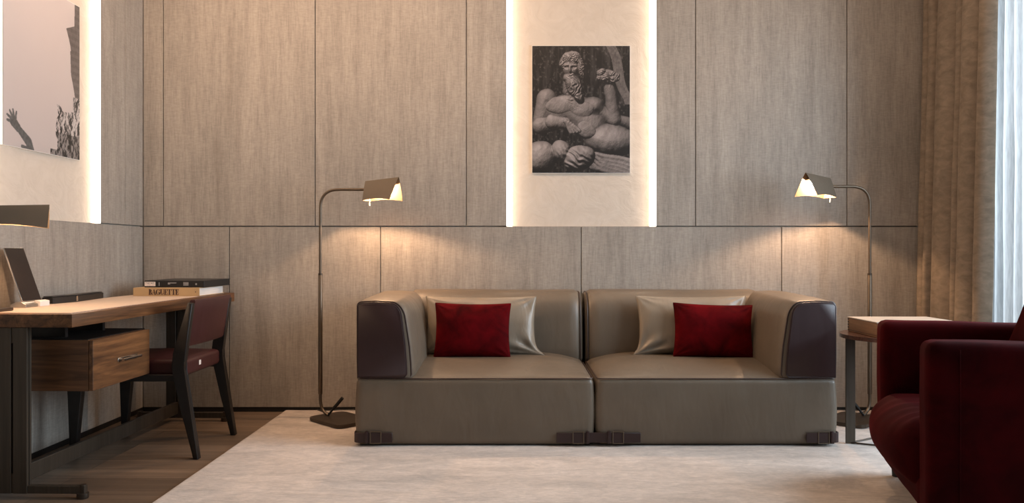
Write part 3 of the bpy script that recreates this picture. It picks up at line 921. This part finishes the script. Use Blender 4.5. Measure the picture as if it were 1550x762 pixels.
# ------------------------------------------------------------------ desk
DX, DY, DR = -1.784, 3.147, -0.0296
desk = thing('desk', (DX, DY, 0), 'walnut writing desk with metal trestle legs along the left wall', 'desk', rotz=DR)
def L(name, bm, mat, parent=desk, **k): return part(name, bm, mat, parent, world=False, **k)
bm = B(); box(bm, -.49, 0, 0, 1.69, .695, .749, .0025, 2)
top = L('desk_top', bm, M['walnut'], angle=30)
bm = B(); box(bm, -.475, -.036, .05, 1.62, .746, .7512, .001, 1)
ins = L('leather_inlay', bm, M['inlay'], angle=30, label='tan leather writing surface')
bm = B()
for k in range(60): box(bm, -.0335, -.031, .06 + k * .0262, .072 + k * .0262, .7485, .7496)
L('edge_stitching', bm, M['pipe'], top, smooth=False)
for y in (.006, 1.45):
    bm = B()
    for (a, b_) in ((-.315, -.257), (-.248, -.190)):
        box(bm, a, b_, y, y + .012, .02, .694, .001, 1); box(bm, a, b_, y + .018, y + .030, .02, .694, .001, 1)
        box(bm, a + .004, b_ - .004, y + .012, y + .018, .02, .69)
    box(bm, -.257, -.248, y + .004, y + .026, .63, .694); box(bm, -.257, -.248, y + .004, y + .026, .02, .10)
    lg = L('leg', bm, M['leg'], smooth=False)
    bm = B(); box(bm, -.49, .045, y + .003, y + .027, .020, .052, .0015, 1)
    fb = L('foot_bar', bm, M['leg'], lg, angle=30)
    for x in (-.475, .032):
        bm = B(); tube(bm, [(x, y + .015, 0), (x, y + .015, .006), (x, y + .015, .022), (x, y + .015, .024), (x, y + .015, .056)], [.021, .023, .023, .013, .013], 18)
        L('levelling_foot', bm, M['steel'], lg, angle=30, label='round metal levelling foot') if False else L('levelling_foot', bm, M['bronzedark'], lg, angle=30)
bm = B(); box(bm, -.262, -.243, .04, 1.45, .045, .115, .002, 1)
L('stretcher', bm, M['leg'])
# hanging drawer box
bm = B(); y0, y1, z0, z1 = .150, .632, .411, .627
box(bm, -.42, -.022, y0, y0 + .014, z0, z1); box(bm, -.42, -.022, y1 - .014, y1, z0, z1)
box(bm, -.42, -.406, y0, y1, z0, z1); box(bm, -.42, -.022, y0 + .014, y1 - .014, z0, z0 + .012); box(bm, -.42, -.022, y0 + .014, y1 - .014, z1 - .012, z1)
cb = L('drawer_cabinet', bm, M['walnutx'], smooth=False)
bm = B(); box(bm, -.418, -.024, y0 + .004, y1 - .004, z1, z1 + .004)
L('cabinet_top', bm, M['ebony'], cb, smooth=False, label='black top of the drawer box')
for y in (y0 + .08, y1 - .11): L('hanging_bracket', box(B(), -.36, -.17, y, y + .02, z1 + .004, .695), M['ebony'], smooth=False)
bm = B(); box(bm, -.020, -.001, y0 + .001, y1 - .001, z0 + .001, z1 - .001, .0015, 1)
dr = L('drawer_front', bm, M['walnut'], angle=30)
yh = .425
bm = B(); box(bm, -.001, .004, yh - .085, yh + .085, .508, .526, .001, 1)
tube(bm, [(.004, yh - .055, .517), (.020, yh - .055, .517)], .004, 10); tube(bm, [(.004, yh + .055, .517), (.020, yh + .055, .517)], .004, 10)
tube(bm, [(.022, yh - .08, .517), (.022, yh + .08, .517)], .0065, 12)
L('handle', bm, M['steel'], dr, angle=40, label='polished metal bar handle')

# desk chair
chair = thing('desk_chair', (-1.82, 4.02, 0), 'maroon leather dining chair with black wooden legs tucked under desk', 'chair')
rear = [(-1.545, 0), (-1.519, 0), (-1.592, .43), (-1.588, .47), (-1.548, .752), (-1.572, .757), (-1.642, .51), (-1.650, .455), (-1.641, .40), (-1.600, .22)]
frontl = [(-2.140, 0), (-2.114, 0), (-2.083, .34), (-2.078, .415), (-2.155, .415), (-2.150, .34)]
for (ya, yb) in ((3.752, 3.788), (4.246, 4.282)):
    for pl in (rear, frontl):
        bm = B(); poly_prism(bm, pl, lambda p: (p[0], ya, p[1]), lambda p: (p[0], yb, p[1]))
        bevel_all(bm, .004, 2)
        part('leg', bm, M['ebony'], chair, angle=35)
    bm = B(); box(bm, -2.10, -1.63, ya + .008, yb - .008, .375, .408, .002, 1)
    part('side_rail', bm, M['ebony'], chair, angle=30)
def sfn(p):
    if p.z > .44:
        p.z += .016 * (1 - ((p.x + 1.85) / .27) ** 2) * (1 - ((p.y - 4.017) / .26) ** 2) + .004
    return p
st = part('seat', rbox(-2.12, -1.598, 3.790, 4.244, .392, .470, .022, 18, sfn), M['maroon'], chair, angle=180)
bm = B(); box(bm, -1.5985, -1.5965, 3.955, 3.978, .428, .452, .0005, 1)
part('brand_tag', bm, M['whitelabel'], st, smooth=False, label='small pale stitched tag')
bm = B(); rings = []
for k in range(15):
    q = k / 14; y = 3.790 + (4.268 - 3.790) * q; bow = .012 * math.sin(math.pi * q)
    r = []
    for (x, z) in ((-1.612, .548), (-1.604, .540), (-1.590, .540), (-1.584, .548), (-1.572, .62), (-1.560, .70), (-1.549, .760), (-1.553, .768), (-1.570, .768), (-1.576, .760), (-1.588, .69), (-1.600, .62)):
        r.append(V3((x - bow * 0 + bow, y, z)))
    rings.append(r)
loft(bm, rings)
part('backrest', bm, M['maroon'], chair, angle=50)

# ------------------------------------------------------------------ things on the desk
def letter(bm, ch, x, y, z, h, flip=1, t=.0012):
    """Didone capitals out of thick stems, hairlines and serifs; returns the advance width"""
    st, hr = h * .20, h * .055
    def r(x0, x1, z0, z1): box(bm, x + x0 * 1, x + x1, y - t, y, z + z0, z + z1)
    def quad(pts): poly_prism(bm, [(x + a, z + b_) for a, b_ in pts], lambda p: (p[0], y - t, p[1]), lambda p: (p[0], y, p[1]))
    def bowl(cx, cz, rx, rz, wx, a0, a1, n=10):
        for k in range(n):
            p = []
            for a in (a0 + (a1 - a0) * k / n, a0 + (a1 - a0) * (k + 1) / n):
                ra = math.radians(a); p.append((ra, cx + rx * math.cos(ra), cz + rz * math.sin(ra), cx + (rx - wx) * math.cos(ra), cz + (rz - hr) * math.sin(ra)))
            quad([(p[0][1], p[0][2]), (p[1][1], p[1][2]), (p[1][3], p[1][4]), (p[0][3], p[0][4])])
    if ch == 'B':
        r(.05 * h, .33 * h, 0, hr); r(.05 * h, .33 * h, h - hr, h); r(.12 * h, .12 * h + st, 0, h)
        bowl(.33 * h, .74 * h, .27 * h, .26 * h, st, -90, 90); bowl(.33 * h, .26 * h, .33 * h, .26 * h, st, -90, 90); return .75 * h
    if ch == 'A':
        quad([(.05 * h, 0), (.05 * h + hr, 0), (.40 * h, h), (.36 * h, h)]); quad([(.52 * h, 0), (.52 * h + st * 1.1, 0), (.42 * h, h), (.34 * h, h)])
        r(.16 * h, .58 * h, .32 * h, .32 * h + hr); r(0, .2 * h, 0, hr); r(.45 * h, .82 * h, 0, hr); return .84 * h
    if ch == 'G':
        bowl(.42 * h, .5 * h, .40 * h, .5 * h, st, 50, 310, 16); r(.56 * h, .56 * h + st, .05 * h, .42 * h); r(.46 * h, .84 * h, .40 * h, .40 * h + hr); r(.66 * h, .66 * h + hr, .66 * h, .95 * h); return .88 * h
    if ch == 'U':
        r(.12 * h, .12 * h + st, .28 * h, h); r(.66 * h, .66 * h + hr, .28 * h, h); bowl(.415 * h, .30 * h, .295 * h, .30 * h, st * .8, 180, 360)
        r(.02 * h, .42 * h, h - hr, h); r(.56 * h, .82 * h, h - hr, h); return .86 * h
    if ch == 'E':
        r(.12 * h, .12 * h + st, 0, h); r(.03 * h, .66 * h, 0, hr); r(.03 * h, .64 * h, h - hr, h); r(.3 * h, .5 * h, .48 * h, .48 * h + hr)
        r(.62 * h, .66 * h, 0, .28 * h); r(.60 * h, .64 * h, .72 * h, h); r(.48 * h, .52 * h, .36 * h, .64 * h); return .72 * h
    if ch == 'T':
        r(.32 * h, .32 * h + st, 0, h); r(.2 * h, .66 * h, 0, hr); r(.02 * h, .82 * h, h - hr, h); r(.02 * h, .06 * h, .70 * h, h); r(.78 * h, .82 * h, .70 * h, h); return .86 * h
    return .4 * h

def book(name, x0, x1, y0, y1, z0, z1, cover, label, rz=0.0, slip=False):
    t = thing(name, ((x0 + x1) / 2, (y0 + y1) / 2, z0), label, 'book', rotz=rz)
    w, d, h = (x1 - x0) / 2, (y1 - y0) / 2, z1 - z0
    bm = B(); box(bm, -w, w, -d, d, 0, .003, .0008, 1); box(bm, -w, w, -d, d, h - .003, h, .0008, 1); box(bm, -w, w, -d, -d + .004, .002, h - .002, .001, 1)
    part('cover', bm, cover, t, world=False, angle=30)
    bm = B(); box(bm, -w + .006, w - .003, -d + .004, d - .006, .0032, h - .0032)
    if slip: part('slipcase', bm, cover, t, world=False, smooth=False)
    else: part('pages', bm, M['paper'], t, world=False, smooth=False, label='white page block')
    return t, w, d, h
t, w, d, h = book('large_book', -2.150, -1.770, 4.405, 4.745, .7515, .7985, M['tan'], 'large ochre book titled BAGUETTE lying on the desk end', -.03)
bm = B(); x = -w + .088; hh = .031
for ch in 'BAGUETTE': x += letter(bm, ch, x, -d - .0002, .0075, hh) * .86
part('title_lettering', bm, M['ink'], t, world=False, smooth=False, label='dark serif lettering BAGUETTE')
bm = B(); tube(bm, [(w - .022, -d - .001, .024), (w - .022, -d + .001, .024)], .003, 12)
part('spine_emblem', bm, M['ink'], t, world=False)
t, w, d, h = book('large_book', -2.100, -1.752, 4.44, 4.80, .799, .838, M['blackcover'], 'large black book stacked on top of the BAGUETTE book', -.05, True)
bm = B(); box(bm, -w + .002, -w + .064, -d - .0012, -d + .0002, .007, .032)
lb = part('spine_label', bm, M['whitelabel'], t, world=False, smooth=False, label='white label on black spine')
bm = B()
for k in range(5): box(bm, -w + .008 + k * .0105, -w + .015 + k * .0105, -d - .0018, -d - .0012, .024 - (k % 2) * .003, .028)
part('label_marks', bm, M['greyink'], lb, world=False, smooth=False)
part('spine_mark', box(B(), -w + .084, -w + .088, -d - .0008, -d + .0002, .009, .029), M['greyink'], t, world=False, smooth=False)
bm = B(); bxx = [(-w + .137, .017), (-w + .150, .017), (-w + .150, .023), (-w + .186, .023), (-w + .186, .028), (-w + .137, .028)]
poly_prism(bm, bxx, lambda p: (p[0], -d - .0008, p[1]), lambda p: (p[0], -d + .0002, p[1]))
part('spine_mark', bm, M['greyink'], t, world=False, smooth=False)
bm = B()
for k in range(4): box(bm, -w + .227, -w + .257, -d - .0008, -d + .0002, .011 + k * .005, .0145 + k * .005)
part('spine_mark', bm, M['greyink'], t, world=False, smooth=False)
part('spine_mark', box(B(), -w + .297, -w + .306, -d - .0008, -d + .0002, .014, .024), M['greyink'], t, world=False, smooth=False)

# black box folder at the back of the desk
t = thing('document_box', (-2.22, 3.97, .7515), 'flat black leather document box at the wall edge of desk', 'box')
pl = [(-2.212, 3.74), (-2.186, 3.90), (-2.222, 4.22), (-2.262, 4.22), (-2.264, 3.74)]
bm = B(); poly_prism(bm, pl, lambda p: (p[0], p[1], .7515), lambda p: (p[0], p[1], .782)); bevel_all(bm, .0015, 1)
part('box_body', bm, M['blackcover'], t, angle=30)
pl2 = [(-2.216, 3.745), (-2.190, 3.90), (-2.226, 4.215), (-2.260, 4.215), (-2.262, 3.745)]
bm = B(); poly_prism(bm, pl2, lambda p: (p[0], p[1], .783), lambda p: (p[0], p[1], .787)); bevel_all(bm, .001, 1)
part('box_lid', bm, M['blackcover'], t, angle=30)
bm = B(); box(bm, -2.1885, -2.1845, 3.893, 3.907, .755, .781); part('clasp', bm, M['steel'], t, smooth=False, label='small silver clasp')
bm = B(); box(bm, -2.236, -2.212, 3.87, 3.93, .787, .7885); part('lid_plate', bm, M['steel'], t, smooth=False)

# tablet on its stand
t = thing('tablet', (-2.21, 3.55, .7515), 'dark screened tablet leaning in a small silver stand on desk', 'tablet')
P = [V3((-2.196, 3.485, .778)), V3((-2.196, 3.622, .778)), V3((-2.280, 3.622, 1.020)), V3((-2.280, 3.485, 1.020))]
nn = (P[1] - P[0]).cross(P[3] - P[0]).normalized()
if nn.x < 0: nn = -nn
bm = B(); poly_prism(bm, [0, 1, 2, 3], lambda i: P[i], lambda i: P[i] - nn * .008); bevel_all(bm, .002, 2)
part('tablet_case', bm, M['steel'], t, angle=30, label='silver tablet back and rim')
ctr = (P[0] + P[2]) / 2
bm = B(); poly_prism(bm, [0, 1, 2, 3], lambda i: P[i].lerp(ctr, .02) + nn * .0012, lambda i: P[i].lerp(ctr, .02) - nn * .0005)
part('screen', bm, M['screen'], t, smooth=False)
bm = B(); poly_prism(bm, [(-2.245, .7515), (-2.176, .7515), (-2.176, .764), (-2.198, .778), (-2.214, .778), (-2.245, .766)], lambda p: (p[0], 3.475, p[1]), lambda p: (p[0], 3.565, p[1])); bevel_all(bm, .001, 1)
part('stand', bm, M['alu'], t, angle=30)
bm = B(); poly_prism(bm, [(-2.22, .7515), (-2.168, .7515), (-2.168, .775), (-2.19, .78), (-2.22, .766)], lambda p: (p[0], 3.568, p[1]), lambda p: (p[0], 3.64, p[1])); bevel_all(bm, .001, 1)
part('connector', bm, M['mount'], t, angle=30, label='pale block at the foot of the stand')

# desk lamp
t = thing('desk_lamp', (-2.2, 3.25, .7515), 'bronze reading lamp standing at the near end of the desk', 'lamp')
bm = B(); box(bm, -2.272, -2.130, 3.175, 3.320, .7515, .765, .004, 2); part('base_plate', bm, M['bronzedark'], t)
bm = B(); tube(bm, fillet([(-2.262, 3.22, .763), (-2.262, 3.22, 1.158), (-2.18, 3.22, 1.158)], .05, 10), .006, 12); part('arm', bm, M['bronze'], t)
make_shade(t, V3((-2.228, 3.222, 1.192)), 1, math.radians(-28), .265, .078, .102, .034, .060, .004, .012, LAMP_W * .42, .75)

# ------------------------------------------------------------------ side table and wooden box
TC = V3((2.0, 4.02, 0)); TR = .298
t = thing('side_table', (TC.x, TC.y, .016), 'round mahogany side table with flat metal legs behind the armchair', 'table')
bm = B(); ring = [(TC.x + TR * math.cos(a), TC.y + TR * math.sin(a)) for a in np.linspace(0, 2 * math.pi, 73)[:-1]]
poly_prism(bm, ring, lambda p: (p[0], p[1], .556), lambda p: (p[0], p[1], .576))
bmesh.ops.bevel(bm, geom=[e for e in bm.edges if abs(e.verts[0].co.z - e.verts[1].co.z) < 1e-6], offset=.003, segments=2, affect='EDGES')
part('table_top', bm, M['tabletop'], t, angle=30)
fp = []
for k, a in enumerate((183, 300, 60)):
    ra = math.radians(a); x, y = TC.x + .272 * math.cos(ra), TC.y + .272 * math.sin(ra); fp.append((x, y))
    bm = B(); box(bm, x - .024, x + .024, y - .005, y + .005, .018, .557, .001, 1)
    part('leg', bm, M['leg'], t, angle=30)
for a, b_ in ((0, 1), (1, 2), (2, 0)):
    bm = B(); tube(bm, [(fp[a][0], fp[a][1], .021), (fp[b_][0], fp[b_][1], .021)], .0045, 8)
    part('floor_rail', bm, M['bronzedark'], t)

t = thing('wooden_box', (TC.x, TC.y, .577), 'wooden box with finger joints on the round side table', 'box')
x0, x1, y0, y1, z0, z1 = 1.792, 2.212, 3.85, 4.185, .577, .648
bm = B(); box(bm, x0, x1, y0, y1, z0, z1 - .001, .0015, 1)
bx_ = part('box_body', bm, M['beech'], t, angle=30)
bm = B(); box(bm, x0 - .002, x1 + .002, y0 - .002, y1 + .002, z1, z1 + .006, .001, 1)
part('lid', bm, M['beech_daylit'], t, angle=30)
bm = B()
for k in range(5): box(bm, x0 - .0008, x0 + .002, y1 - .014, y1 - .001, z0 + .004 + k * .0145, z0 + .011 + k * .0145)
part('finger_joints', bm, M['ebony'], bx_, smooth=False, label='dark finger joints at the corner')
bm = B(); box(bm, x0 - .0008, x0 + .001, y0, y1, z0 + .008, z0 + .010); part('base_line', bm, M['ink'], bx_, smooth=False)

# ------------------------------------------------------------------ armchair
ac = thing('armchair', (1.378, 2.600, .0165), 'bordeaux velvet armchair in the right foreground turned towards the sofa', 'armchair', rotz=-.268)
def A(name, bm, mat=M['bordeaux'], parent=ac, **k): return part(name, bm, mat, parent, world=False, **k)
def soft(amp=.004, s=5, seed=0):
    def fn(p):
        n_ = noise.noise_vector(p * s + V3((seed, 0, 0)))
        return p + n_ * amp
    return fn
A('armrest', rbox(0, .84, 0, .14, .085, .684, .036, 20, soft(.004, 5, 1)), angle=180)
A('armrest', rbox(0, .84, .80, .94, .085, .684, .036, 20, soft(.004, 5, 5)), angle=180)
for y in (-.001,):
    bm = B(); tube(bm, [(.098, y - .001, .12), (.098, y - .002, .4), (.098, y - .001, .66)], .0022, 6); A('seam', bm)
def cush(p):
    # bulging front and crowned top
    v = (p.y - .47) / .33; 
    if p.x < .1: p.x -= .055 * (1 - abs(v) ** 3) * math.sin(math.pi * max(0, min(1, (p.z - .13) / .27)))
    if p.z > .3: p.z += .030 * (1 - min(1, abs(v)) ** 2.5) * (1 - ((p.x - .28) / .36) ** 2)
    p.z += .0035 * math.sin(p.y * 60 + 9 * noise.noise(p * 4)) * math.exp(-((p.x - .08) / .14) ** 2) * (1 if p.z > .28 else 0)
    return p + noise.noise_vector(p * 6) * .004
A('seat_cushion', rbox(-.030, .62, .140, .800, .135, .378, .085, 40, cush), angle=180)
A('base', rbox(.006, .84, .12, .82, .075, .20, .03, 12, soft(.003)), angle=180)
A('back_frame', rbox(.66, .86, .0, .94, .085, .80, .05, 20, soft(.005, 4)), angle=180)
def bk(p):
    p.x += (p.z - .36) * .34
    return p + noise.noise_vector(p * 5) * .006
A('back_cushion', rbox(.375, .66, .145, .795, .36, .88, .08, 24, bk), angle=180)
for (x, y) in ((.07, .07), (.07, .87), (.78, .07), (.78, .87)):
    bm = B(); tube(bm, [(x, y, 0), (x, y, .09)], [.016, .022], 16); A('foot', bm, M['ebony'])
